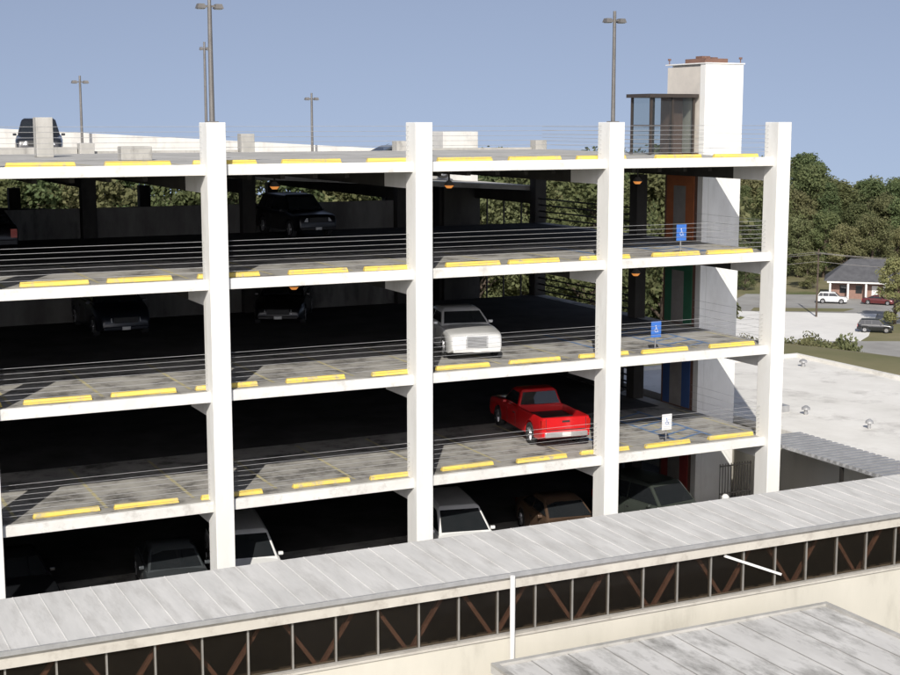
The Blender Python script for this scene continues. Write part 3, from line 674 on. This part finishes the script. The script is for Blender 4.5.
for zz in (2.45, 1.5, .2): MB().box(0, 1.3, -.012, -.003, zz, zz + .05).obj('rail', M['dark'], Fe)

# ------------------------------------------------------------ valley
ZV = -15.0
sheet('parking_lot', [(99, 113), (118, 102), (129, 110), (146, 127), (126, 141), (108, 124)], ZV + .02, M['concrete'])
sheet('road', [(88, 100), (106, 96), (133.6, 80), (160, 68), (168, 85), (141.4, 98.5), (118, 110.3), (94, 119)], ZV + .04, M['oldasphalt'])
sheet('parking_lot', [(126.2, 141), (146.2, 127), (138, 119), (160, 108), (186, 131), (144, 156)], ZV + .012, M['oldasphalt'])
sheet('lawn_island', [(131, 138), (143, 131), (147, 133), (134, 141)], ZV + .03, M['grass'])
rh = R(-42)
Ho = empty('house', (160, 143, ZV), rh); thing(Ho, 'brick house with dark hipped roof and white porch columns', 'house')
MB().box(-7, 7, -3, 4, 0, 3).obj('wall', M['redbrick'], Ho)
b = MB().add([(-8, -5, 3.003), (8, -5, 3.003), (8, 5, 3.003), (-8, 5, 3.003), (-4, 0, 6.3), (4, 0, 6.3)], [(3, 2, 1, 0), (0, 1, 5, 4), (1, 2, 5), (2, 3, 4, 5), (3, 0, 4)]); b.obj('roof', M['shingle'], Ho)
for i in range(6): MB().cyl((-7 + i * 2.8, -4.6, 0), (-7 + i * 2.8, -4.6, 2.7), .18, n=10).obj('porch_column', M['whitep'], Ho)
MB().box(-7.5, 7.5, -4.9, -4.4, 2.7, 2.998).obj('porch_beam', M['whitep'], Ho)
MB().box(-.5, .5, -3.06, -3.003, 0, 2.2).obj('door', M['whitep'], Ho)
for x in (-5, -2.5, 2.5, 5): MB().box(x - .5, x + .5, -3.06, -3.003, .9, 2.2).obj('window', M['carglass'], Ho)
gv = 'cars parked near the house'
car('suv', P_white, (148.5, 140, ZV + .03), rh + R(90), 'parked_car', 'white sport utility vehicle parked by the house', 'suv', gv)
car('sedan', P_maroon, (154, 135.5, ZV + .03), rh + R(80), 'parked_car', 'maroon sedan parked by the house', 'car', gv)
car('sedan', P_navy, (157.5, 134, ZV + .03), rh + R(80), 'parked_car', 'dark sedan parked by the house', 'car', gv)
car('suv', P_black, (132.4, 112.5, ZV + .04), rh + R(90), 'parked_car', 'dark car standing at the lot edge', 'car', gv)

def bearing(px, D):
    rt = (px - 450) / F; fx, fy = math.sin(YAW), math.cos(YAW)
    return (CAM.x + D * (fx + rt * fy), CAM.y + D * (fy - rt * fx))
ppos = [(98, 139), (135.6, 128.4), (161, 112)]
for (x, y) in ppos:
    Up = empty('utility_pole', (x, y, ZV)); thing(Up, 'wooden utility pole with crossarm near the road', 'utility pole', 'utility poles along the road')
    MB().cyl((0, 0, 0), (0, 0, 10), .15, .11, n=8).obj('pole', M['bark'], Up); MB().beam((-.5, -1.2, 9.3), (.5, 1.2, 9.3), .14, .14).obj('crossarm', M['bark'], Up)
for off, hh in ((-1.1, 9.45), (1.1, 9.45), (0, 8.2)):
    b = MB()
    for (p, q) in zip(ppos, ppos[1:]):
        last = None
        for i in range(9):
            t = i / 8; pt = Vector((p[0] + (q[0] - p[0]) * t + off * .38, p[1] + (q[1] - p[1]) * t + off * .92, ZV + hh - 4 * .9 * t * (1 - t)))
            if last is not None: b.cyl(last, pt, .035, n=4, caps=False)
            last = pt
    thing(b.obj('power_line', M['pole']), 'sagging overhead wire strung between utility poles', 'power line', 'overhead wires')

# ------------------------------------------------------------ trees
def make_tree(seed, h, cr, cb, leaf, nclump, nleaf, m, name='tree', pine=False):
    rs = np.random.RandomState(seed); rnd = random.Random(seed)
    e = empty(name, (0, 0, 0))
    b = MB(); tr = h * .018 + .08
    lean = (rnd.uniform(-.03, .03) * h, rnd.uniform(-.03, .03) * h)
    b.cyl((0, 0, -.5), (lean[0] * .5, lean[1] * .5, h * .5), tr, tr * .7, n=8); b.cyl((lean[0] * .5, lean[1] * .5, h * .5), (lean[0], lean[1], h * .92), tr * .7, tr * .2, n=7)
    cents = []
    for i in range(nclump):
        u = rnd.random(); z = cb + (h - cb) * (u ** .85)
        t = (z - cb) / (h - cb)
        prof = math.sin(math.pi * (0.12 + .83 * t)) ** .7 if not pine else (1 - t) * .9 + .12
        a = rnd.uniform(0, 2 * math.pi); rr = cr * prof * math.sqrt(rnd.uniform(.1, 1)) * rnd.uniform(.75, 1.15)
        cents.append((lean[0] * t + rr * math.cos(a), lean[1] * t + rr * math.sin(a), z))
    for c in cents[::3]:
        z0 = max(cb * .7, c[2] - math.hypot(c[0], c[1]) * .7 - .3); t = z0 / h
        b.cyl((lean[0] * t, lean[1] * t, z0), c, tr * .35, tr * .08, n=5, caps=False)
    b.obj('trunk', M['bark'], e, smooth=60)
    V = []
    for c in cents:
        r = cr * rnd.uniform(.2, .36)
        d = rs.normal(size=(nleaf, 3)); d /= np.linalg.norm(d, axis=1)[:, None]
        p = np.array(c) + d * (r * rs.uniform(.45, 1.05, (nleaf, 1))) * np.array([1, 1, .75])
        nn = d + rs.normal(size=(nleaf, 3)) * .6; nn /= np.linalg.norm(nn, axis=1)[:, None]
        a = np.cross(nn, rs.normal(size=(nleaf, 3))); a /= np.linalg.norm(a, axis=1)[:, None]; bb = np.cross(nn, a)
        s = leaf * rs.uniform(.6, 1.3, (nleaf, 1))
        V.append(np.stack([p - a * s, p - bb * s * .6, p + a * s, p + bb * s * .6], axis=1).reshape(-1, 3))
    V = np.concatenate(V); nq = len(V) // 4
    me = bpy.data.meshes.new('crown'); me.from_pydata(V.tolist(), [], np.arange(nq * 4).reshape(-1, 4).tolist()); me.materials.append(m)
    o = bpy.data.objects.new('crown', me); COL.objects.link(o); o.parent = e
    return e
HT = [16, 19, 13, 15]
protos = [make_tree(1, 16, 4.6, 1.8, .22, 80, 130, M['leaf']), make_tree(2, 19, 4.0, 5.0, .21, 76, 120, M['leaf'], pine=True),
          make_tree(3, 13, 4.8, 1.2, .21, 78, 130, M['leafb']), make_tree(4, 15, 5.2, 1.6, .23, 88, 130, M['leaf'])]
lab = ['broad leafy green tree in the wood', 'tall pine with uneven crown in the wood', 'olive tinted tree beside the lots', 'wide crowned green tree in the wood']
rnd = random.Random(7)
def place(pi, x, y, s, group='trees around the lots'):
    e = clone(protos[pi], (x, y, gz(x, y)), rnd.uniform(0, 6.28), (s * rnd.uniform(.95, 1.15), s * rnd.uniform(.95, 1.15), s))
    e.name = 'pine_tree' if pi == 1 else 'tree'
    thing(e, lab[pi], 'tree', group)
for D, sp_, tmin, tmax in ((250, 5.0, 4.5, 8), (264, 5.0, 8, 12), (280, 5.4, 12, 15.5), (298, 6, 15, 18), (318, 6.5, 16, 19)):
    px = 715 + rnd.uniform(0, 10)
    while px < 985:
        x, y = bearing(px, D + rnd.uniform(-5, 5))
        pi = rnd.choice([0, 1, 2, 3, 0, 2, 3]) if D > 270 else rnd.choice([0, 2, 2, 3])
        top = rnd.uniform(tmin, tmax)
        if px > 828 and D > 270: top = min(top, 16.2) - 0.6
        elif D > 270: top += 2.0
        if not (D < 255 and px > 815): place(pi, x, y, top / HT[pi])
        px += sp_ * F / D * rnd.uniform(.75, 1.2)
x = -12
while x < 62:
    y = 56 + rnd.uniform(-3, 4); pi = rnd.choice([0, 2, 0, 3]); top = rnd.uniform(10.2, 11.1)
    place(pi, x, y, (top - gz(x, y)) / HT[pi], 'trees behind the garage'); x += rnd.uniform(2.8, 4)
for (x, y) in ((40, 45), (44, 42), (38, 50), (47, 47), (43, 51), (50, 43), (52, 49), (49, 54), (56, 55), (41, 38), (46, 36), (36, 44)):
    pi = rnd.choice([0, 2, 0, 3]); top = rnd.uniform(9.2, 10.6)
    if (x + 6) / (y + 38) < .64: place(pi, x, y, (top - gz(x, y)) / HT[pi], 'trees behind the garage')
yt_ = make_tree(21, 9, 3.0, .8, .17, 60, 110, M['leafy'], 'tree'); x, y = bearing(899, 204); yt_.location = (x, y, gz(x, y))
thing(yt_, 'pale yellow green tree in front of the house', 'tree')
bp = make_tree(11, 2.2, 1.8, .2, .10, 34, 110, M['leafb'], 'bush'); bp2 = make_tree(12, 1.8, 1.6, .1, .10, 30, 110, M['leafy'], 'bush')
for i in range(26):
    px = 742 + i * 5 + rnd.uniform(-4, 4); D = 112 + rnd.uniform(-5, 5); x, y = bearing(px, D)
    sx = 1.3
    yt = 347 + rnd.uniform(-3, 6) + max(0, px - 835) * .4
    zt = 13.6 - D * math.tan(TILT + math.atan((yt - 337.5) / F))
    hz = max(zt - gz(x, y), .4) / 2.1
    e = clone(rnd.choice([bp, bp, bp2]), (x, y, gz(x, y)), rnd.uniform(0, 6), (sx, sx, hz)); e.name = 'bush'
    thing(e, 'scrubby olive bush on the bank', 'bush', 'bushes on the bank')
for p in protos + [bp, bp2]:
    for c in list(p.children): bpy.data.objects.remove(c)
    bpy.data.objects.remove(p)
